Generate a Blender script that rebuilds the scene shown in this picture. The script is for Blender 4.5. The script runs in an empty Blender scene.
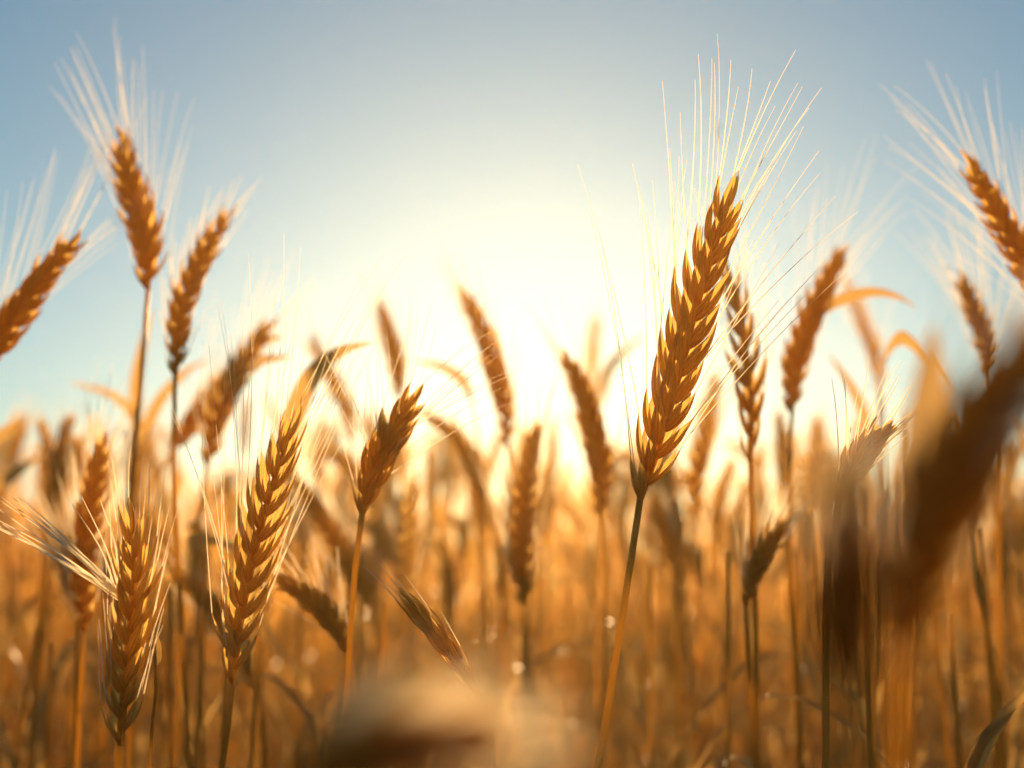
import bpy, math, random
import numpy as np
from mathutils import Vector, Matrix

random.seed(11)
rng = np.random.default_rng(11)
PI = math.pi
scn = bpy.context.scene
COL = scn.collection

# ------------------------------------------------------------------ camera
CAM_Z = 0.56
F_PX = 50.0 / 36.0 * 1024.0
HORIZON_PY = 610.0
PITCH = math.atan((HORIZON_PY - 384.0) / F_PX)
cam_data = bpy.data.cameras.new('camera')
cam_data.lens = 50.0
cam_data.sensor_width = 36.0
cam_data.clip_start = 0.01
cam_data.clip_end = 2000.0
cam_data.dof.use_dof = True
cam_data.dof.focus_distance = 0.425
cam_data.dof.aperture_fstop = 8.0
cam_data.dof.aperture_blades = 0
cam = bpy.data.objects.new('camera', cam_data)
COL.objects.link(cam)
cam.location = (0, 0, CAM_Z)
cam.rotation_euler = (PI / 2 + PITCH, 0, 0)
scn.camera = cam
CM = Matrix.Translation((0, 0, CAM_Z)) @ Matrix.Rotation(PI / 2 + PITCH, 4, 'X')


def at(px, py, d):
    """A point of the place at depth d seen through a pixel of the photograph."""
    return CM @ Vector(((px - 512.0) / F_PX * d, (384.0 - py) / F_PX * d, -d))


# ------------------------------------------------------------------ sky, sun, exposure
SUN_DIR = (at(536, 332, 1.0) - Vector((0, 0, CAM_Z))).normalized()
SUN_ELEV = math.asin(SUN_DIR.z)
SUN_AZ = math.atan2(SUN_DIR.x, SUN_DIR.y)

world = bpy.data.worlds.new('World')
scn.world = world
world.use_nodes = True
wt = world.node_tree
wt.nodes.clear()
w_out = wt.nodes.new('ShaderNodeOutputWorld')
w_bg = wt.nodes.new('ShaderNodeBackground')
sky = wt.nodes.new('ShaderNodeTexSky')
sky.sky_type = 'NISHITA'
sky.sun_disc = False
sky.sun_elevation = SUN_ELEV
sky.sun_rotation = SUN_AZ
sky.altitude = 100.0
sky.air_density = 1.0
sky.dust_density = 0.28
sky.ozone_density = 1.5
w_bg.inputs['Strength'].default_value = 0.05
w_wb = wt.nodes.new('ShaderNodeMix')                       # the photograph's cool white balance
w_wb.data_type = 'RGBA'; w_wb.blend_type = 'MULTIPLY'
w_wb.inputs[0].default_value = 1.0
w_wb.inputs[7].default_value = (0.32, 1.0, 1.18, 1.0)
wt.links.new(sky.outputs[0], w_wb.inputs[6])
wt.links.new(w_wb.outputs[2], w_bg.inputs[0])
wt.links.new(w_bg.outputs[0], w_out.inputs[0])

sun_data = bpy.data.lights.new('sun', 'SUN')
sun_data.energy = 5.0
sun_data.angle = math.radians(0.5)
sun_data.color = (1.0, 0.64, 0.29)
sun = bpy.data.objects.new('sun', sun_data)
COL.objects.link(sun)
sun.rotation_euler = SUN_DIR.to_track_quat('Z', 'Y').to_euler()

vs = scn.view_settings
vs.view_transform = 'Standard'
vs.look = 'None'
vs.exposure = 0.68
vs.gamma = 1.0
vs.use_curve_mapping = False

cy = scn.cycles
cy.use_denoising = True
cy.max_bounces = 12
cy.diffuse_bounces = 9
cy.glossy_bounces = 2
cy.transmission_bounces = 9
cy.transparent_max_bounces = 8
cy.volume_bounces = 0
cy.sample_clamp_indirect = 6.0
cy.caustics_reflective = False
cy.caustics_refractive = False

HAZE_DENSITY = 0.024
HAZE_G = 0.72


# ------------------------------------------------------------------ materials
def straw(name, c1, c2, tcol, trans, rough=0.55, ridges=0.0, ridge_n=12.0, spec=0.35, mottled=0.5, veins=False):
    m = bpy.data.materials.new(name)
    m.use_nodes = True
    nt = m.node_tree
    nt.nodes.clear()
    N, L = nt.nodes.new, nt.links.new
    out = N('ShaderNodeOutputMaterial')
    pb = N('ShaderNodeBsdfPrincipled')
    tr = N('ShaderNodeBsdfTranslucent')
    mix = N('ShaderNodeMixShader')
    oi = N('ShaderNodeObjectInfo')
    uv = N('ShaderNodeUVMap')
    uv.uv_map = 'uv'
    tc = N('ShaderNodeTexCoord')
    noise = N('ShaderNodeTexNoise')
    noise.inputs['Scale'].default_value = 190.0
    noise.inputs['Detail'].default_value = 3.0
    vm = N('ShaderNodeVectorMath'); vm.operation = 'MULTIPLY_ADD'
    L(uv.outputs[0], vm.inputs[0]); vm.inputs[1].default_value = (0.075, 0.006, 0.0)
    L(tc.outputs['Object'], vm.inputs[2])
    L(vm.outputs[0], noise.inputs['Vector'])
    # colour: two straws, chosen by object and mottled by noise
    ma = N('ShaderNodeMath'); ma.operation = 'MULTIPLY_ADD'
    L(noise.outputs['Fac'], ma.inputs[0]); ma.inputs[1].default_value = mottled * 1.6
    sub = N('ShaderNodeMath'); sub.operation = 'MULTIPLY_ADD'
    L(oi.outputs['Random'], sub.inputs[0]); sub.inputs[1].default_value = 0.7; sub.inputs[2].default_value = -mottled * 0.6
    L(sub.outputs[0], ma.inputs[2])
    ma.use_clamp = True
    mc = N('ShaderNodeMix'); mc.data_type = 'RGBA'
    L(ma.outputs[0], mc.inputs[0])
    mc.inputs[6].default_value = (*c1, 1); mc.inputs[7].default_value = (*c2, 1)
    L(mc.outputs[2], pb.inputs['Base Color'])
    pb.inputs['Roughness'].default_value = rough
    pb.inputs['Specular IOR Level'].default_value = spec
    # the light that comes through: the same mottling, deeper colour
    mt = N('ShaderNodeMix'); mt.data_type = 'RGBA'
    L(ma.outputs[0], mt.inputs[0])
    mt.inputs[6].default_value = (*[x * 0.8 for x in tcol], 1); mt.inputs[7].default_value = (*tcol, 1)
    L(mt.outputs[2], tr.inputs['Color'])
    if ridges > 0:
        sx = N('ShaderNodeSeparateXYZ'); L(uv.outputs[0], sx.inputs[0])
        mu = N('ShaderNodeMath'); mu.operation = 'MULTIPLY'
        L(sx.outputs[0], mu.inputs[0]); mu.inputs[1].default_value = 2 * PI * ridge_n
        sn = N('ShaderNodeMath'); sn.operation = 'SINE'; L(mu.outputs[0], sn.inputs[0])
        ad = N('ShaderNodeMath'); ad.operation = 'MULTIPLY_ADD'
        L(noise.outputs['Fac'], ad.inputs[0]); ad.inputs[1].default_value = 1.2; L(sn.outputs[0], ad.inputs[2])
        bp = N('ShaderNodeBump')
        bp.inputs['Strength'].default_value = ridges
        bp.inputs['Distance'].default_value = 0.0004
        L(ad.outputs[0], bp.inputs['Height'])
        L(bp.outputs[0], pb.inputs['Normal'])
        if veins:
            ve = N('ShaderNodeMath'); ve.operation = 'MULTIPLY_ADD'; ve.use_clamp = True
            L(ad.outputs[0], ve.inputs[0]); ve.inputs[1].default_value = 0.26; ve.inputs[2].default_value = 0.52
            vr = N('ShaderNodeMix'); vr.data_type = 'RGBA'
            L(ve.outputs[0], vr.inputs[0])
            vr.inputs[6].default_value = (0.97, 0.87, 0.72, 1); vr.inputs[7].default_value = (1, 1, 1, 1)
            mv = N('ShaderNodeMix'); mv.data_type = 'RGBA'; mv.blend_type = 'MULTIPLY'; mv.inputs[0].default_value = 1.0
            L(mt.outputs[2], mv.inputs[6]); L(vr.outputs[2], mv.inputs[7])
            e1 = N('ShaderNodeMath'); e1.operation = 'MULTIPLY_ADD'
            L(sx.outputs[0], e1.inputs[0]); e1.inputs[1].default_value = 2.0; e1.inputs[2].default_value = -1.0
            e2 = N('ShaderNodeMath'); e2.operation = 'ABSOLUTE'; L(e1.outputs[0], e2.inputs[0])
            e3 = N('ShaderNodeMath'); e3.operation = 'POWER'; L(e2.outputs[0], e3.inputs[0]); e3.inputs[1].default_value = 5.0
            me_ = N('ShaderNodeMix'); me_.data_type = 'RGBA'
            L(e3.outputs[0], me_.inputs[0]); L(mv.outputs[2], me_.inputs[6]); me_.inputs[7].default_value = (1.0, 0.84, 0.48, 1)
            L(me_.outputs[2], tr.inputs['Color'])
            L(bp.outputs[0], tr.inputs['Normal'])
    mix.inputs[0].default_value = trans
    L(pb.outputs[0], mix.inputs[1]); L(tr.outputs[0], mix.inputs[2])
    L(mix.outputs[0], out.inputs['Surface'])
    return m


M_EAR = straw('ripe_husk', (0.46, 0.115, 0.010), (0.66, 0.24, 0.035), (1.0, 0.65, 0.18), 0.85, 0.5, 0.8, 6, spec=0.3, veins=True)
M_STEM = straw('straw_stem', (0.44, 0.14, 0.014), (0.60, 0.25, 0.04), (0.97, 0.62, 0.17), 0.66, 0.30, 0.3, 8, spec=0.4)
M_LEAF = straw('dry_blade', (0.34, 0.14, 0.025), (0.56, 0.27, 0.06), (0.84, 0.52, 0.17), 0.55, 0.4, 0.5, 10, spec=0.4, mottled=0.8)
M_AWN = straw('pale_awn', (0.70, 0.54, 0.30), (0.80, 0.66, 0.42), (1.0, 0.88, 0.66), 0.85, 0.3, 0.0, spec=0.5)
M_FIELD = straw('field_straw', (0.46, 0.11, 0.005), (0.64, 0.20, 0.018), (1.0, 0.52, 0.08), 0.82, 0.28, spec=0.45)

m = bpy.data.materials.new('dry_soil')
m.use_nodes = True
nt = m.node_tree
pb = nt.nodes['Principled BSDF']
n1 = nt.nodes.new('ShaderNodeTexNoise'); n1.inputs['Scale'].default_value = 14.0; n1.inputs['Detail'].default_value = 8.0
tc = nt.nodes.new('ShaderNodeTexCoord'); nt.links.new(tc.outputs['Object'], n1.inputs['Vector'])
cr = nt.nodes.new('ShaderNodeValToRGB')
cr.color_ramp.elements[0].position = 0.35; cr.color_ramp.elements[0].color = (0.09, 0.045, 0.015, 1)
cr.color_ramp.elements[1].position = 0.7; cr.color_ramp.elements[1].color = (0.32, 0.17, 0.045, 1)
nt.links.new(n1.outputs['Fac'], cr.inputs[0]); nt.links.new(cr.outputs[0], pb.inputs['Base Color'])
pb.inputs['Roughness'].default_value = 0.95
bp = nt.nodes.new('ShaderNodeBump'); bp.inputs['Strength'].default_value = 0.6; bp.inputs['Distance'].default_value = 0.02
nt.links.new(n1.outputs['Fac'], bp.inputs['Height']); nt.links.new(bp.outputs[0], pb.inputs['Normal'])
M_SOIL = m


# ------------------------------------------------------------------ mesh helpers
def npv(v):
    return np.array((v[0], v[1], v[2]), float)


def unit(v):
    return v / (np.linalg.norm(v) + 1e-12)


class MB:
    """Collects lofted shapes and links them as one mesh object."""

    def __init__(self):
        self.v, self.f, self.uv, self.n = [], [], [], 0

    def rings(self, R, uvs=None, closed=True, cap=True):
        """R: (rings, segs, 3) lofted into quads."""
        k, s, _ = R.shape
        base = self.n
        self.v.append(R.reshape(-1, 3))
        u = np.tile(np.linspace(0, 1, s, endpoint=not closed), k)
        w = np.repeat(np.linspace(0, 1, k), s)
        self.uv.append(np.stack([u, w], 1))
        for i in range(k - 1):
            a, b = base + i * s, base + (i + 1) * s
            for j in range(s if closed else s - 1):
                j2 = (j + 1) % s
                self.f.append((a + j, a + j2, b + j2, b + j))
        if closed and cap:
            self.f.append(tuple(base + j for j in range(s))[::-1])
            self.f.append(tuple(base + (k - 1) * s + j for j in range(s)))
        self.n += k * s

    def tube(self, P, r, seg=6, ref=None):
        P = np.asarray(P, float)
        T, N, B = frames(P, ref)
        a = np.linspace(0, 2 * PI, seg, endpoint=False)
        r = np.asarray(r, float).reshape(-1, 1, 1)
        R = P[:, None, :] + r * (np.cos(a)[None, :, None] * N[:, None, :] + np.sin(a)[None, :, None] * B[:, None, :])
        self.rings(R)

    def floret(self, base, D, W, H, length, width, thick, rings=9, seg=8, hook=0.12):
        """A pointed, keeled husk: D its axis, W its width direction, H its outer face."""
        t = np.linspace(0, 1, rings)
        t = t ** 0.9
        prof = (np.clip(t, 0, 1) + 0.05) ** 0.55 * (1.0 - t) ** 0.95
        prof = prof / prof.max()
        prof[-1] = 0.015
        a = np.linspace(-0.35, PI + 0.35, seg)
        ca, sa = np.cos(a), np.sin(a)
        keel = 1.0 + 0.22 * np.clip(sa, 0, 1) ** 4
        flat = np.where(sa < 0, 0.55, 1.0)
        bend = (-hook) * length * (t ** 2.2)                      # the tip leans in
        belly = 0.05 * length * np.sin(PI * t)
        C = base + D * (t * length)[:, None] + H * (bend + belly)[:, None]
        R = C[:, None, :] + prof[:, None, None] * (W * (ca * width / 2)[:, None])[None] \
            + prof[:, None, None] * (H * (sa * keel * flat * thick / 2)[:, None])[None]
        self.rings(R, closed=False)
        return C[-1], unit(C[-1] - C[-2])

    def awn(self, P, r):
        """A bristle: a thin sliver creased along its back."""
        T = np.gradient(P, axis=0)
        T /= np.linalg.norm(T, axis=1)[:, None] + 1e-12
        k = math.sin(P[0][0] * 9000)
        N = np.cross(T, np.array((0.5 * k, 1.0, 0.4 * math.cos(P[0][2] * 7000))))
        N /= np.linalg.norm(N, axis=1)[:, None] + 1e-12
        B = np.cross(T, N)
        r = np.asarray(r)[:, None]
        self.rings(np.stack([P + N * r, P + B * r * 0.5, P - N * r], 1), closed=False)

    def ribbon(self, P, w, side, fold=0.25):
        """A leaf blade: V-folded sheet along P, w half widths, side its width direction."""
        P = np.asarray(P, float)
        T = np.gradient(P, axis=0)
        T /= np.linalg.norm(T, axis=1)[:, None] + 1e-12
        S = side - (T @ side)[:, None] * T if side.ndim == 1 else side
        S /= np.linalg.norm(S, axis=1)[:, None] + 1e-12
        U = np.cross(S, T)
        w = np.asarray(w, float)[:, None]
        q = [-1, -0.55, 0, 0.55, 1]
        R = np.stack([P + S * w * k + U * w * fold * abs(k) for k in q], 1)
        self.rings(R, closed=False)

    def data(self):
        return np.concatenate(self.v), self.f, np.concatenate(self.uv)

    def build(self, name, mat, parent=None, origin=None, smooth=True):
        V, F, UV = self.data()
        if origin is not None:
            V = V - npv(origin)
        return link_mesh(name, V, F, UV, mat, parent, smooth)


def link_mesh(name, V, F, UV, mat, parent=None, smooth=True):
    me = bpy.data.meshes.new(name)
    me.from_pydata(V.tolist(), [], F)
    lay = me.uv_layers.new(name='uv')
    idx = np.empty(len(me.loops), np.int32)
    me.loops.foreach_get('vertex_index', idx)
    lay.data.foreach_set('uv', UV[idx].astype(np.float32).ravel())
    if smooth:
        me.polygons.foreach_set('use_smooth', np.ones(len(me.polygons), bool))
    me.materials.append(mat)
    me.update()
    o = bpy.data.objects.new(name, me)
    COL.objects.link(o)
    if parent is not None:
        o.parent = parent
    return o


def frames(P, ref=None):
    T = np.gradient(P, axis=0)
    T /= np.linalg.norm(T, axis=1)[:, None] + 1e-12
    r = np.array((0.31, 1.0, 0.17)) if ref is None else ref
    N = np.empty_like(P)
    n = r - T[0] * (T[0] @ r)
    for i in range(len(P)):
        n = n - T[i] * (T[i] @ n)
        n = unit(n)
        N[i] = n
    return T, N, np.cross(T, N)


def smooth_path(pts, n):
    """Catmull-Rom through pts, resampled evenly to n points."""
    P = np.asarray([npv(p) for p in pts])
    if len(P) == 2:
        return P[0] + (P[1] - P[0]) * np.linspace(0, 1, n)[:, None]
    Q = np.vstack([2 * P[0] - P[1], P, 2 * P[-1] - P[-2]])
    out = []
    for i in range(1, len(Q) - 2):
        t = np.linspace(0, 1, 12, endpoint=False)[:, None]
        a, b, c, d = Q[i - 1], Q[i], Q[i + 1], Q[i + 2]
        out.append(0.5 * (2 * b + (c - a) * t + (2 * a - 5 * b + 4 * c - d) * t ** 2 + (3 * b - a - 3 * c + d) * t ** 3))
    out = np.vstack(out + [P[-1:]])
    s = np.concatenate([[0], np.cumsum(np.linalg.norm(np.diff(out, axis=0), axis=1))])
    q = np.linspace(0, s[-1], n)
    return np.stack([np.interp(q, s, out[:, k]) for k in range(3)], 1)


# ------------------------------------------------------------------ wheat
def set_props(o, label=None, cat=None, group=None, kind=None):
    if label: o['label'] = label
    if cat: o['category'] = cat
    if group: o['group'] = group
    if kind: o['kind'] = kind
    return o


def ear_shapes(path, n, width, phi, fine, awn_len, awn_spread, rs, top_awn=0.55, one_side=None, awn_r=0.00020, tight=1.0):
    """Spikelets (lists of husks) and awns of one ear along path (base to tip)."""
    T, N, B = frames(path, ref=np.array((1.0, 0.0, 0.0)))
    m = len(path)
    L = np.linalg.norm(np.diff(path, axis=0), axis=1).sum()
    spikelets, awns = [], []
    sl = L / n * (3.5 if fine else 3.0)                                             # spikelets overlap three deep
    for i in range(n + 1):
        last = i == n
        s = (i + 0.15) / n * 0.86 if not last else 0.86
        x = s * (m - 1)
        k = min(int(x), m - 2); fr = x - k
        p = path[k] * (1 - fr) + path[k + 1] * fr
        t, nn, bb = T[k], N[k], B[k]
        c, sn = math.cos(phi), math.sin(phi)
        n_, b_ = nn * c + bb * sn, bb * c - nn * sn
        side = 1 if i % 2 else -1
        g = 0.62 + 0.46 * math.sin(PI * min(1, 0.16 + s * 0.80)) if not last else 0.80
        taper = (0.46 + 0.54 * min(1, s * 4.5)) * (1 - 0.42 * max(0, s / 0.86 - 0.45) / 0.55)
        g *= rs.uniform(0.94, 1.06)
        a = math.radians((rs.uniform(13, 21) + 3 * (1 - s)) * (1 - 0.55 * max(0, s - 0.5) / 0.36)) if not last else 0.0
        a *= tight
        D = unit(t * math.cos(a) + n_ * side * math.sin(a))
        out = unit(n_ * side * math.cos(a) - t * math.sin(a)) if not last else n_
        w = width * 0.46 * taper
        husks = []
        fan = ((0, 1.0), (1, 0.9), (-1, 0.9)) if not last else ((0.25, 1.0), (-0.25, 0.93))
        for q, sc in fan:
            b = math.radians((13 if not last else 5) * q * tight + rs.uniform(-6, 6) * tight)
            Dq = unit(D * math.cos(b) + b_ * math.sin(b))
            if q == 0 and not last: Dq = unit(Dq + n_ * side * rs.uniform(0.04, 0.14) * tight)
            Wq = unit(b_ * math.cos(b) - D * math.sin(b))
            Hq = unit(out * (1.0 if q == 0 else 0.45) + b_ * q)
            Wq = unit(np.cross(Dq, Hq)); Hq = np.cross(Wq, Dq)
            pos = p + (n_ * side * width * taper * (0.10 if q == 0 else 0.02) if not last else 0) + b_ * q * width * taper * 0.07
            husks.append((pos, Dq, Wq, Hq, sl * g * sc * rs.uniform(0.86, 1.10), w * (1.0 if q == 0 else 0.95), w * 0.62, rs.uniform(-0.10, 0.06)))
        spikelets.append(husks)
        # awns leave the husk tips
        for hi, h in enumerate(husks):
            if fine is False and hi == 2 and rs.random() < 0.4: continue
            if hi > 0 and rs.random() < 0.5: continue
            if one_side is not None and side != one_side and rs.random() < 0.7: continue
            tip = h[0] + h[1] * h[4] * 0.97 - h[3] * h[7] * h[4] * 0.9
            al = awn_len * (1 - (1 - top_awn) * s) * rs.uniform(0.72, 1.12)
            sp = math.radians(awn_spread) * rs.uniform(0.35, 1.25) * (1 - 0.65 * s)
            d0 = unit(t * math.cos(sp) + (n_ * side) * math.sin(sp) + b_ * (rs.uniform(-0.16, 0.16) + 0.10 * (0, 1, -1)[min(hi, 2)]))
            cv = n_ * side * rs.uniform(-0.02, 0.09) + b_ * rs.uniform(-0.05, 0.05) + np.array((0, 0, -0.03))
            tt = np.linspace(0, 1, 9 if fine else 6)[:, None]
            d1 = unit(d0 * 0.6 + h[1] * 0.4)
            P = tip + (d1 * (tt * 0.18 * al) * (1 - tt) + d0 * tt * al) + cv * al * tt ** 2
            awns.append((P, np.linspace(awn_r, awn_r * 0.3, len(P)).ravel()))
    return spikelets, awns


GOLD = 'wheat stalks standing in the field'


def stalk(label, d, ear, stem, fine=False, n=None, width=None, phi=None, awn_len=0.06, awn_spread=22, leaf=(), dd=0.0,
          seed=None, one_side=None, stem_r=0.0012, top_awn=0.55, awn_r=0.00022, tight=1.0, category='wheat'):
    """One wheat plant: ear pixels base to tip, stem pixels downward, at depth d; leaf: lists of pixels with a half width."""
    rs = random.Random(seed if seed is not None else hash(label) % 100000 if False else sum(map(ord, label)))
    sp = [at(x, y, d) for x, y in stem]
    v = (sp[-1] - sp[-2]).normalized()
    low = sp[-1]
    foot = Vector((low.x + v.x * 0.10, low.y + rs.uniform(-0.01, 0.03), -0.01))
    mid = low + v * (low.z * 0.35)
    root = bpy.data.objects.new('wheat_stalk', None)
    root.empty_display_size = 0.02
    COL.objects.link(root)
    root.location = (foot.x, foot.y, 0)
    set_props(root, label, category, GOLD)
    org = root.location
    st = MB()
    P = smooth_path([*sp, mid, foot], 34)
    r = np.linspace(stem_r * 0.85, stem_r * 1.5, len(P))
    st.tube(P, r, 8)
    so = st.build('stem', M_STEM, root, org)
    if ear:
        m = 24
        ep = []
        for k, (x, y) in enumerate(ear):
            ep.append(at(x, y, d + dd * k / max(1, len(ear) - 1)))
        path = smooth_path(ep, m)
        L = np.linalg.norm(np.diff(path, axis=0), axis=1).sum()
        n = n or max(11, int(round(L / 0.0047)))
        if not fine:
            n = int(n * 1.12); tight = tight * 0.95
            if awn_spread <= 14: awn_len, awn_spread = awn_len * 1.4, awn_spread * 1.5
        width = width or 0.0135
        spk, awns = ear_shapes(path, n, width, phi if phi is not None else rs.uniform(-0.5, 0.5), fine, awn_len, awn_spread, rs,
                               one_side=one_side, top_awn=top_awn, awn_r=awn_r, tight=tight)
        core = MB()
        core.tube(path[:int(m * 0.9)], np.interp(np.linspace(0, 1, int(m * 0.9)), [0, 0.12, 0.7, 1], [stem_r * 0.9, width * 0.15, width * 0.13, width * 0.05]), 7)
        if fine:
            eo = core.build('ear', M_EAR, root, org)
            for hs in spk:
                b = MB()
                for h in hs:
                    b.floret(*h[:7], rings=12, seg=12, hook=h[7])
                b.build('spikelet', M_EAR, eo, org)
            for (Q, rr) in awns[:100]:
                b = MB(); b.awn(Q, rr)
                b.build('awn', M_AWN, eo, org)
        else:
            for hs in spk:
                for h in hs:
                    core.floret(*h[:7], rings=8, seg=8, hook=h[7])
            eo = core.build('ear', M_EAR, root, org)
            b = MB()
            for (Q, rr) in awns:
                b.awn(Q, rr)
            if awns: b.build('beard', M_AWN, eo, org)
    for lf in leaf:
        pts, hw = lf[0], lf[1]
        dl = lf[2] if len(lf) > 2 else d
        P = smooth_path([at(x, y, dl + 0.004 * k) for k, (x, y) in enumerate(pts)], 26)
        t = np.linspace(0, 1, 26)
        w = hw * np.clip(np.minimum(1, 0.35 + t * 3.0), 0, 1) * (1 - t ** 2.4) ** 0.9 + 0.00015
        tw = lf[3] if len(lf) > 3 else rs.uniform(0.2, 0.9)
        vdir = unit(P[13] - np.array((0, 0, CAM_Z)))
        Tm = unit(P[-1] - P[0])
        s0 = np.cross(Tm, vdir)
        side = np.stack([unit(s0 * math.cos(tw * (q - 0.2)) + vdir * math.sin(tw * (q - 0.2))) for q in t])
        b = MB(); b.ribbon(P, w, side, 0.35)
        b.build('leaf', M_LEAF, root, org)
    return root


# ------------------------------------------------------------------ the setting
gs = 160.0
gn = 90
gx = np.linspace(-1, 1, gn); gx = np.sign(gx) * np.abs(gx) ** 2.5 * gs
X, Y = np.meshgrid(gx, gx)
Z = 0.012 * np.sin(X * 7.1 + 1.3 * np.sin(Y * 3)) * np.cos(Y * 6.3) * (np.hypot(X, Y) < 12) - 0.014
V = np.stack([X, Y, Z], -1).reshape(-1, 3)
F = [(i * gn + j, i * gn + j + 1, (i + 1) * gn + j + 1, (i + 1) * gn + j) for i in range(gn - 1) for j in range(gn - 1)]
g = link_mesh('ground', V, F, V[:, :2] * 0.1, M_SOIL)
set_props(g, kind='structure')

# thin haze over the field, tinted golden and added for the sun's glow
hb = bpy.data.meshes.new('haze')
hx, z0, z1 = gs + 15, -1.1, 1.35
hv = [(sx * hx, sy * hx, z) for z in (z0, z1) for sx, sy in ((-1, -1), (1, -1), (1, 1), (-1, 1))]
hb.from_pydata(hv, [], [(3, 2, 1, 0), (4, 5, 6, 7), (0, 1, 5, 4), (1, 2, 6, 5), (2, 3, 7, 6), (3, 0, 4, 7)])
hm = bpy.data.materials.new('glow_haze'); hm.use_nodes = True
hm.node_tree.nodes.clear()
ho = hm.node_tree.nodes.new('ShaderNodeOutputMaterial')
pv = hm.node_tree.nodes.new('ShaderNodeVolumePrincipled')
pv.inputs['Color'].default_value = (1.0, 0.68, 0.27, 1)
pv.inputs['Density'].default_value = HAZE_DENSITY
pv.inputs['Anisotropy'].default_value = HAZE_G
hm.node_tree.links.new(pv.outputs[0], ho.inputs['Volume'])
hb.materials.append(hm)
hz = bpy.data.objects.new('haze', hb); COL.objects.link(hz)
set_props(hz, 'thin golden haze over the wheat field', 'haze', kind='stuff')

# ------------------------------------------------------------------ the wheat one can tell apart
stalk('tall sharp wheat stalk with a long bearded ear, the only one in full focus', 0.42,
      [(640, 500), (664, 420), (702, 283), (738, 165)], [(640, 500), (628, 580), (612, 680), (597, 775)],
      fine=True, n=21, width=0.0112, phi=0.28, awn_len=0.074, top_awn=0.45, awn_spread=27, seed=3, awn_r=0.00018)
stalk('short sharp ear on a thin stalk left of centre, its awns fanning right', 0.47,
      [(362, 514), (376, 465), (400, 420), (417, 392)], [(362, 514), (354, 580), (350, 640), (345, 735)],
      fine=True, n=13, width=0.0110, phi=-0.3, awn_len=0.045, awn_spread=42, seed=5, awn_r=0.00013, top_awn=0.7)
stalk('sharp leaning ear with long faint awns, rising low between two blurred drooping ears', 0.45,
      [(232, 684), (242, 610), (268, 500), (300, 404)], [(232, 684), (227, 730), (220, 780)],
      fine=True, n=19, width=0.0089, phi=0.35, awn_len=0.085, awn_spread=20, seed=8, awn_r=0.00012)
stalk('tallest ear near the left edge, upright with a bright whitish beard against the sky', 0.60,
      [(148, 290), (146, 240), (130, 180), (117, 128)], [(148, 290), (141, 380), (132, 480), (124, 610), (118, 780)],
      fine=True, n=16, width=0.0119, phi=0.3, awn_len=0.058, awn_spread=18, seed=12, top_awn=0.8, awn_r=0.00013)
stalk('slanting thick ear cut by the left edge under a spread of pale awns', 0.58,
      [(-34, 392), (-2, 340), (45, 275), (86, 224)], [(-34, 392), (-60, 470), (-75, 600)],
      n=18, width=0.0138, awn_len=0.062, awn_spread=30, seed=14, one_side=-1, top_awn=0.9, awn_r=0.00012)
stalk('slender curved ear leaning right on a long straight bright stalk', 0.60,
      [(175, 376), (182, 310), (208, 245), (239, 203)], [(175, 376), (174, 480), (180, 600), (190, 780)],
      n=17, width=0.0097, awn_len=0.024, awn_spread=15, seed=15, phi=0.2)
stalk('blurred ear leaning right in front of a second leaning ear, two leaf tips beside it', 0.74,
      [(207, 466), (220, 410), (245, 360), (277, 316)], [(207, 466), (200, 510), (185, 600), (175, 780)],
      n=16, width=0.0124, awn_len=0.04, awn_spread=12, seed=16, leaf=[([(252, 372), (262, 360), (275, 358), (292, 356)], 0.0026), ([(262, 344), (272, 338), (283, 338)], 0.002)])
stalk('blurred ear leaning half hidden behind the ear with two leaf tips', 0.86,
      [(172, 452), (190, 425), (220, 385), (246, 362)], [(172, 452), (158, 474), (130, 540), (110, 700)],
      n=14, width=0.0138, awn_len=0.04, awn_spread=16, seed=17)
stalk('long blurred ear standing upright behind the low ear with a sideways tuft', 0.60,
      [(85, 632), (84, 570), (94, 490), (107, 424)], [(85, 632), (80, 700), (77, 780)],
      n=19, width=0.0120, awn_len=0.05, awn_spread=18, seed=18)
t10 = stalk('low stubby ear at lower left with a pale tuft of awns swept sideways', 0.40,
      [(120, 745), (127, 660), (134, 580), (129, 500)], [(120, 745), (118, 780)],
      fine=True, n=17, width=0.0078, phi=0.1, awn_len=0.026, awn_spread=9, seed=19, awn_r=0.00013)
# its swept tuft of awns
ear10 = [c for c in t10.children if c.name.startswith('ear')][0]
rs = random.Random(4)
for k in range(17):
    x1, y1 = -8 + rs.uniform(-6, 50) * (k % 3 > 0), 500 + rs.uniform(-14, 28)
    if k > 12: x1, y1 = 62 + rs.uniform(0, 40), 520 + rs.uniform(-35, 10)
    q = smooth_path([at(119 + rs.uniform(-2, 1), 596 + rs.uniform(-5, 5), 0.404), at((119 + x1) / 2 + 6, (590 + y1) / 2 + 5 + rs.uniform(-4, 4), 0.41 + rs.uniform(-.004, .004)), at(x1, y1, 0.42 + rs.uniform(-.01, .012))], 10)
    b = MB(); b.awn(q, np.linspace(0.00034, 0.00008, 10))
    b.build('awn', M_AWN, ear10, t10.location)
stalk('thin withered stalk with a curled dry tip beside the low stubby ear', 0.42,
      None, [(154, 632), (157, 655), (156, 690), (152, 730), (149, 780)], stem_r=0.0006, seed=20,
      leaf=[([(154, 668), (157, 655), (156, 640), (151, 626)], 0.0013), ([(152, 650), (149, 640), (150, 628), (153, 622)], 0.0009)])
stalk('narrow blurred ear leaning left just above the short sharp ear', 0.95,
      [(400, 398), (396, 360), (386, 325), (377, 298)], [(400, 398), (402, 450), (400, 560), (398, 700)],
      n=15, width=0.0115, awn_len=0.03, awn_spread=10, seed=21)
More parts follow.
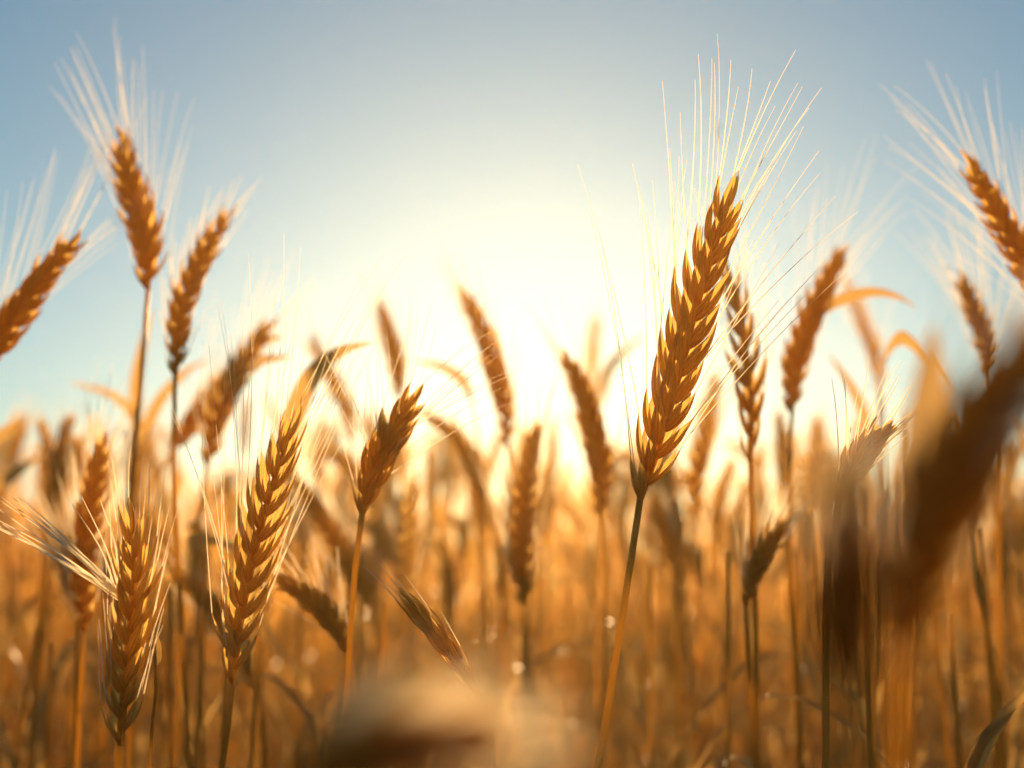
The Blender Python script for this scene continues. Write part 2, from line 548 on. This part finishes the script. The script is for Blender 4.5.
stalk('pale blurred ear tilted left behind the arching leaf', 1.05,
      [(353, 442), (345, 405), (325, 365), (308, 332)], [(353, 442), (356, 520), (352, 620)],
      n=15, width=0.0115, awn_len=0.03, awn_spread=10, seed=22,
      )
stalk('blurred stalk whose arching leaf tip curves over the low leaning ear', 0.62,
      None, [(296, 412), (280, 470), (262, 560), (255, 700)], seed=23, stem_r=0.0009,
      leaf=[([(285, 450), (298, 405), (315, 372), (342, 350), (374, 342)], 0.0050, 0.62, 0.1)])
stalk('broad blurred ear hanging diagonally behind the short sharp ear', 0.78,
      [(372, 605), (350, 565), (320, 515), (292, 472)], [(372, 605), (378, 640), (384, 700), (384, 780)],
      n=18, width=0.0133, awn_len=0.04, awn_spread=14, seed=24)
stalk('drooping ear with a glowing upper beard low beside the sharp leaning ear', 0.55,
      [(348, 652), (335, 625), (310, 598), (268, 575)], [(348, 652), (356, 690), (358, 730), (356, 785)],
      n=15, width=0.0106, awn_len=0.03, awn_spread=26, seed=25, one_side=1)
stalk('blurred dark bent ear crossing low behind the straight bright stalk', 0.72,
      [(258, 690), (235, 640), (200, 595), (160, 566)], [(258, 690), (264, 730), (266, 790)],
      n=17, width=0.0115, awn_len=0.025, awn_spread=12, seed=26)
stalk('blurred stalk with a bent-over leaf folded back like a hook', 0.70,
      None, [(196, 545), (194, 580), (200, 640), (204, 780)], seed=27, stem_r=0.001,
      leaf=[([(192, 590), (190, 548), (206, 538), (238, 548), (246, 556)], 0.0045)])
stalk('faint narrow blurred ear upright right of the short sharp ear', 0.92,
      [(406, 612), (407, 565), (411, 515), (416, 468)], [(406, 612), (404, 660), (402, 740)],
      n=16, width=0.0106, awn_len=0.03, awn_spread=8, seed=28)
stalk('nodding blurred ear arched over to the left on a long bowed stalk', 0.90,
      [(486, 498), (474, 465), (450, 432), (417, 411)], [(486, 498), (497, 560), (508, 630), (514, 780)],
      n=15, width=0.0110, awn_len=0.02, awn_spread=8, seed=29)
stalk('thin stalk with a slender arched leaf crossing the glow left of the sun', 0.95,
      None, [(470, 392), (480, 450), (486, 560), (488, 700)], seed=30, stem_r=0.0009,
      leaf=[([(472, 400), (462, 380), (440, 366), (412, 361)], 0.0036)])
stalk('tall blurred ear tilted left directly beside the bright sun', 0.80,
      [(508, 446), (503, 400), (484, 335), (457, 280)], [(508, 446), (514, 510), (524, 600), (538, 780)],
      n=19, width=0.0138, awn_len=0.035, awn_spread=7, seed=31, phi=0.6)
stalk('thick upright blurred ear directly below the sun', 0.70,
      [(525, 606), (522, 550), (527, 480), (537, 408)], [(525, 606), (524, 660), (528, 720), (534, 780)],
      n=20, width=0.0129, awn_len=0.04, awn_spread=10, seed=32)
stalk('blurred ear tilted left between the sun and the sharp bearded ear', 0.70,
      [(600, 516), (600, 470), (585, 400), (559, 344)], [(600, 516), (603, 570), (606, 640), (610, 780)],
      n=19, width=0.0143, awn_len=0.035, awn_spread=10, seed=33)
stalk('thin blurred ear upright behind the tilted ear right of the sun', 1.8,
      [(590, 412), (591, 375), (594, 340), (598, 310)], [(590, 412), (588, 470), (586, 600)],
      n=14, width=0.0110, awn_len=0.03, awn_spread=8, seed=34)
stalk('thin stalk with a narrow arched leaf right of the sun', 1.3,
      None, [(600, 400), (606, 470), (612, 600)], seed=35, stem_r=0.0009,
      leaf=[([(598, 410), (606, 375), (622, 352), (646, 334)], 0.0056)])
stalk('blurred dark ear tilted left directly behind the sharp bearded ear', 0.58,
      [(750, 464), (750, 405), (740, 320), (720, 250)], [(750, 464), (753, 540), (756, 640), (757, 780)],
      n=14, width=0.0098, awn_len=0.03, awn_spread=10, tight=0.8, phi=0.45, seed=136)
stalk('faint blurred ear upright between the sharp bearded ear and its dark neighbour', 0.95,
      [(693, 520), (697, 470), (708, 420), (719, 366)], [(693, 520), (687, 580), (682, 640), (680, 780)],
      n=16, width=0.0124, awn_len=0.04, awn_spread=12, seed=37)
stalk('small dark blurred ear tucked low right of the sharp stalk', 0.85,
      [(674, 566), (668, 545), (660, 520), (650, 496)], [(674, 566), (678, 620), (678, 740)],
      n=11, width=0.0106, awn_len=0.02, awn_spread=8, seed=38)
stalk('blurred ear leaning right with a glowing beard and a long arching flag leaf', 0.68,
      [(792, 414), (795, 365), (818, 300), (850, 238)], [(792, 414), (790, 500), (793, 600), (802, 780)],
      n=17, width=0.0129, awn_len=0.055, awn_spread=24, seed=39, top_awn=1.0, awn_r=0.00012,
      leaf=[([(812, 322), (832, 304), (868, 292), (895, 295), (917, 307)], 0.0030)])
stalk('pale blurred ear standing behind the arching flag leaf', 1.15,
      [(880, 392), (876, 360), (862, 320), (842, 274)], [(880, 392), (884, 450), (886, 600)],
      n=15, width=0.0110, awn_len=0.04, awn_spread=14, seed=40)
stalk('ear tilting left at the right edge with a bright tuft at its tip', 0.56,
      [(1052, 330), (1030, 275), (990, 200), (958, 146)], [(1052, 330), (1075, 400), (1090, 520)],
      n=18, width=0.0115, awn_len=0.055, awn_spread=26, seed=41, top_awn=0.8, awn_r=0.00012)
stalk('narrow blurred ear tilting left below the ear at the right edge', 0.72,
      [(990, 378), (986, 345), (972, 305), (957, 270)], [(990, 378), (996, 450), (999, 600), (1002, 780)],
      n=15, width=0.0106, awn_len=0.045, awn_spread=14, seed=42)
stalk('blurred stalk with a sharply kinked leaf bent down toward the right', 0.72,
      None, [(878, 385), (880, 440), (878, 600)], seed=43, stem_r=0.0009,
      leaf=[([(880, 400), (886, 358), (900, 338), (915, 344), (940, 372), (962, 404)], 0.0042)])
stalk('thin blurred stalk with a straight leaf pointing up left near the arching flag leaf', 0.85,
      None, [(872, 432), (878, 500), (884, 640)], seed=44, stem_r=0.0009,
      leaf=[([(872, 436), (858, 400), (844, 376), (828, 354)], 0.0032)])
stalk('small sharp ear with pale awns peeping up between the big smeared near stalks', 0.43,
      [(838, 500), (852, 470), (870, 445), (888, 424)], [(838, 500), (830, 540), (826, 620), (826, 780)],
      fine=True, n=12, width=0.0097, awn_len=0.030, awn_spread=28, seed=45, phi=0.2)
stalk('blurred ear leaning right beside the smeared near stalks', 0.58,
      [(746, 606), (752, 580), (770, 545), (792, 512)], [(746, 606), (748, 650), (756, 780)],
      n=13, width=0.0087, awn_len=0.03, awn_spread=16, seed=46)
stalk('small slim pale husk pointing up left out of the low blurred mound', 0.42,
      [(478, 694), (462, 668), (438, 636), (409, 603)], [(478, 694), (490, 730), (494, 785)],
      fine=True, n=9, tight=0.35, width=0.0068, awn_len=0.012, awn_spread=2, seed=47, phi=0.2, top_awn=1.0, awn_r=0.00012)
stalk('pair of arched dry leaves rising at the lower right corner', 0.46,
      None, [(962, 775), (960, 800)], seed=48, stem_r=0.001,
      leaf=[([(962, 790), (985, 745), (1010, 708), (1036, 684)], 0.0026, 0.46, 0.1), ([(966, 785), (980, 745), (1000, 720), (1024, 700)], 0.0018, 0.46, 0.1)])
stalk('straight bright bare stalk leaning left near the lower right', 0.62,
      None, [(966, 505), (980, 590), (990, 660), (998, 780)], seed=49, stem_r=0.0014,
      leaf=[([(985, 620), (976, 570), (968, 530), (962, 500)], 0.0016)])
stalk('low faint blurred leaf at the far left under the open sky', 0.9,
      None, [(-4, 500), (-6, 600), (-6, 700)], seed=50, stem_r=0.001,
      leaf=[([(-10, 490), (8, 478), (30, 462), (44, 455)], 0.004), ([(-20, 455), (-5, 440), (18, 418)], 0.005)])
stalk('blurred stalk with two leaves forking behind the tallest ear', 0.95,
      None, [(138, 440), (136, 500), (134, 640)], seed=51, stem_r=0.001,
      leaf=[([(140, 450), (132, 415), (110, 394), (68, 382)], 0.0036), ([(140, 440), (160, 400), (185, 372), (210, 358)], 0.0042),
            ([(138, 430), (136, 380), (146, 330), (154, 308)], 0.0045)])
# very close to the lens, smeared by the shallow focus
stalk('big dark smeared ear sweeping down from the right edge, closest to the lens', 0.165,
      [(905, 640), (925, 550), (972, 440), (1060, 310)], [(905, 640), (900, 690), (896, 790)],
      n=14, width=0.0098, awn_len=0.015, awn_spread=10, seed=52, dd=-0.008)
stalk('smeared dark upright ear right of centre under a drooping leaf, close to the lens', 0.118,
      [(846, 680), (846, 620), (848, 560), (850, 480)], [(846, 680), (846, 720), (848, 790)],
      n=13, width=0.0100, awn_len=0.008, awn_spread=10, seed=53,
      leaf=[([(850, 540), (858, 488), (830, 482), (775, 488)], 0.0022, 0.105, 0.3), ([(925, 520), (926, 450), (930, 380), (933, 325)], 0.0032, 0.19, 0.05)])
stalk('smeared mound of an arched ear across the bottom, close to the lens', 0.115,
      [(290, 800), (340, 765), (420, 742), (520, 738)], [(290, 800), (280, 830), (275, 900)],
      n=16, width=0.0072, awn_len=0.008, awn_spread=14, seed=54, stem_r=0.001,
      leaf=[([(315, 758), (365, 718), (430, 700), (518, 710)], 0.0034, 0.13, 0.05)])


# ------------------------------------------------------------------ the blurred crowd behind: kinds built once, then copied
def kind_of_wheat(h, lean, nod, ear_l, leaf_n, seed, bare=False):
    rs = random.Random(seed)
    root = bpy.data.objects.new('wheat_stalk', None)
    root.empty_display_size = 0.02
    COL.objects.link(root)
    ca = lean
    eb = np.array((math.sin(ca) * h * 0.55, 0, h - ear_l))
    st = MB()
    P = smooth_path([(0, 0, -0.01), (0.01, 0, (h - ear_l) * 0.5), eb], 18)
    st.tube(P, np.linspace(0.0021, 0.0012, 18), 5)
    st.build('stem', M_STEM, root)
    if not bare:
        dirn = unit(P[-1] - P[-3])
        q = []
        for k in range(9):
            q.append(eb + dirn * 0)
            a = nod * k / 8
            step = np.array((dirn[0] * math.cos(a) + dirn[2] * math.sin(a), 0, dirn[2] * math.cos(a) - dirn[0] * math.sin(a)))
            eb = eb + step * ear_l / 8
        path = smooth_path(q, 18)
        spk, awns = ear_shapes(path, 15, 0.0135, rs.uniform(-.6, .6), False, 0.05, 18, rs, awn_r=0.00022)
        core = MB()
        core.tube(path[:15], np.interp(np.linspace(0, 1, 15), [0, 0.12, 0.7, 1], [0.001, 0.0021, 0.0018, 0.0007]), 5)
        for hs in spk:
            for hh in hs:
                core.floret(*hh[:7], rings=6, seg=6, hook=hh[7])
        eo = core.build('ear', M_EAR, root)
        b = MB()
        for (Q, rr) in awns: b.awn(Q[::2], rr[::2])
        b.build('beard', M_AWN, eo)
    for k in range(leaf_n):
        z = h * rs.uniform(0.45, 0.85)
        az = rs.uniform(0, 2 * PI)
        hd = np.array((math.cos(az), math.sin(az), 0))
        p0 = P[int(min(17, z / h * 17))]
        l = rs.uniform(0.10, 0.2)
        pts = [p0, p0 + hd * l * 0.2 + np.array((0, 0, l * 0.4)), p0 + hd * l * 0.55 + np.array((0, 0, l * 0.5)), p0 + hd * l * 0.95 + np.array((0, 0, l * rs.uniform(-0.1, 0.4)))]
        R = smooth_path(pts, 16)
        t = np.linspace(0, 1, 16)
        b = MB(); b.ribbon(R, 0.0042 * (1 - t ** 2.2) ** 0.9 + 0.0002, unit(np.cross(hd, (0, 0, 1)) + hd * 0.3), 0.3)
        b.build('leaf', M_LEAF, root)
    return root


def copy_tree(o, parent=None):
    c = o.copy(); COL.objects.link(c)
    if parent is not None: c.parent = parent
    for ch in list(o.children): copy_tree(ch, c)
    return c


KINDS = [kind_of_wheat(0.84, 0.02, 0.15, 0.085, 2, 1), kind_of_wheat(0.82, 0.08, 0.5, 0.09, 3, 2), kind_of_wheat(0.86, -0.05, 0.25, 0.08, 3, 3),
         kind_of_wheat(0.80, 0.10, 1.5, 0.085, 2, 4), kind_of_wheat(0.83, -0.02, -0.3, 0.08, 1, 5), kind_of_wheat(0.78, 0.03, 0.7, 0.09, 2, 6),
         kind_of_wheat(0.81, 0.12, 0.3, 0.075, 1, 7)]
KIND_LABEL = ['upright blurred wheat ear in the crowd behind the sharp ears', 'blurred wheat ear leaning over gently in the crowd behind the sharp ears',
              'upright blurred wheat ear in the crowd behind the sharp ears', 'blurred nodding wheat ear in the crowd behind the sharp ears',
              'upright blurred wheat ear in the crowd behind the sharp ears', 'blurred wheat ear leaning over gently in the crowd behind the sharp ears',
              'blurred wheat ear leaning over gently in the crowd behind the sharp ears']
used = set()
spots = []
while len(spots) < 250:
    y = math.sqrt(random.uniform(0.95 ** 2, 2.2 ** 2))
    x = random.uniform(-0.41, 0.41) * (y + 0.1)
    if all((x - a) ** 2 + (y - b) ** 2 > 0.03 ** 2 for a, b in spots): spots.append((x, y))
spots.sort(key=lambda s: s[1])
for (x, y) in spots:
    k = random.randrange(len(KINDS))
    o = KINDS[k] if k not in used else copy_tree(KINDS[k])
    used.add(k)
    top = CAM_Z + (HORIZON_PY - random.uniform(400, 535)) / F_PX * y         # tips end in a ragged band
    if -0.05 < x - 0.017 * y < 0.035: top = min(top, 0.57 + 0.16 * y)    # the sun reaches in along this gap
    hgt = (0.84, 0.82, 0.86, 0.80, 0.83, 0.78, 0.81)[k]
    s = min(1.12, max(0.74, top / hgt))
    o.location = (x, y, 0)
    o.rotation_euler = (random.uniform(-.05, .05), random.uniform(-.05, .05), random.uniform(0, 2 * PI))
    o.scale = (s ** 0.3, s ** 0.3, s)
    set_props(o, KIND_LABEL[k], 'wheat', 'blurred wheat stalks crowding behind')
for k, o in enumerate(KINDS):
    if k not in used:
        for c in list(o.children_recursive): bpy.data.objects.remove(c)
        bpy.data.objects.remove(o)


# thin earless straws between the ears
BARE = [kind_of_wheat(0.60, 0.02 * k - 0.02, 0, 0.01, 1 + k % 2, 60 + k, bare=True) for k in range(4)]
for i in range(90):
    o = BARE[i] if i < 4 else copy_tree(BARE[i % 4])
    y = random.uniform(0.56, 1.5)
    px = random.uniform(-30, 1054)
    top = CAM_Z + (HORIZON_PY - random.uniform(505, 640)) / F_PX * y
    o.location = ((px - 512) / F_PX * y, y, 0)
    o.rotation_euler = (random.uniform(-.04, .04), random.uniform(-.07, .07), random.uniform(0, 2 * PI))
    o.scale = (0.9, 0.9, top / 0.59)
    set_props(o, 'thin bare golden straw without an ear, blurred low among the stalks', 'straw', 'bare straws low among the wheat')
    o.name = 'straw_stem'


# ------------------------------------------------------------------ the rest of the field, past counting: one mesh
def field_kind(seed):
    rs = random.Random(seed)
    b = MB()
    h = rs.uniform(0.76, 0.86); L = 0.085
    lean = rs.uniform(-0.04, 0.10)
    P = smooth_path([(0, 0, 0), (0.01, 0, h * 0.45), (lean * h, 0, h - L)], 7)
    b.tube(P, np.linspace(0.0018, 0.0011, 7), 3)
    d0 = unit(P[-1] - P[-2]); nod = rs.uniform(-0.2, 1.0)
    q = [P[-1]]
    for k in range(6):
        a = nod * k / 5
        q.append(q[-1] + np.array((d0[0] * math.cos(a) + d0[2] * math.sin(a), 0, d0[2] * math.cos(a) - d0[0] * math.sin(a))) * L / 6)
    spk, awns = ear_shapes(smooth_path(q, 14), 12, 0.013, rs.uniform(0, 6), False, 0.05, 18, rs)
    for hs in spk:
        h0 = hs[0]
        b.floret(h0[0], h0[1], h0[2], h0[3], h0[4], h0[5] * 1.7, h0[6] * 1.3, rings=4, seg=5)
    for (Q, rr) in awns[::3]: b.awn(Q[[0, 3, 5]], [0.0003, 0.0002, 0.0001])
    for k in range(4):
        z = rs.uniform(0.3, 0.85); az = rs.uniform(0, 6.28); hd = np.array((math.cos(az), math.sin(az), 0)); p0 = P[int(z * 6)]
        l = rs.uniform(0.1, 0.2)
        R = smooth_path([p0, p0 + hd * l * .3 + (0, 0, l * .45), p0 + hd * l * .9 + (0, 0, l * rs.uniform(-.1, .4))], 7)
        t = np.linspace(0, 1, 7)
        b.ribbon(R, 0.0045 * (1 - t ** 2) + 0.0002, np.cross(hd, (0, 0, 1.0)), 0.3)
    V, F, UV = b.data()
    return V, F, UV


fk = [field_kind(100 + i) for i in range(6)]
fs = []
def add_field(n, fx):
    for _ in range(n):
        p = fx()
        if p is not None: fs.append(p)
def wedge(r0, r1, hw):
    def f():
        y = math.sqrt(random.uniform(r0 * r0, r1 * r1)); return (random.uniform(-hw, hw) * (y + 0.3), y)
    return f
add_field(3000, wedge(2.2, 7.0, 0.46))
add_field(6500, wedge(7.0, 22.0, 0.46))
add_field(2500, wedge(22.0, 60.0, 0.46))
def sides():
    y = random.uniform(-0.4, 3.0); x = random.uniform(0.55, 2.4) * random.choice((-1, 1))
    return (x, y) if abs(x) > 0.44 * (y + 0.6) + 0.25 else None
add_field(500, sides)
Vs, Us, Ls, Ss, off = [], [], [], [], 0
faces_np = []
for k in range(6):
    V, F, UV = fk[k]
    faces_np.append((np.concatenate([np.array(f) for f in F]), np.array([len(f) for f in F])))
for (x, y) in fs:
    k = random.randrange(6)
    V, F, UV = fk[k]
    a = random.uniform(0, 2 * PI)
    sz = random.uniform(0.92, 1.07)
    R = np.array([[math.cos(a), -math.sin(a), 0], [math.sin(a), math.cos(a), 0], [random.uniform(-.06, .06), random.uniform(-.06, .06), sz]])
    fat = 1.0 if y < 7 else (1.3 if y < 22 else 2.0)
    Vs.append((V * (fat, fat, 1)) @ R.T + (x, y, -0.01)); Us.append(UV)
    Ls.append(faces_np[k][0] + off); Ss.append(faces_np[k][1]); off += len(V)
V = np.concatenate(Vs).astype(np.float32); U = np.concatenate(Us).astype(np.float32)
Li = np.concatenate(Ls).astype(np.int32); Sz = np.concatenate(Ss).astype(np.int32)
me = bpy.data.meshes.new('wheat_field')
me.vertices.add(len(V)); me.vertices.foreach_set('co', V.ravel())
me.loops.add(len(Li)); me.loops.foreach_set('vertex_index', Li)
me.polygons.add(len(Sz))
me.polygons.foreach_set('loop_start', np.concatenate([[0], np.cumsum(Sz)[:-1]]).astype(np.int32))
me.polygons.foreach_set('loop_total', Sz)
lay = me.uv_layers.new(name='uv'); lay.data.foreach_set('uv', U[Li].ravel())
me.update(calc_edges=True); me.validate()
me.materials.append(M_FIELD)
wf = bpy.data.objects.new('wheat_field', me); COL.objects.link(wf)
set_props(wf, 'dense golden mass of ripe wheat stretching away to the horizon', 'wheat field', kind='stuff')
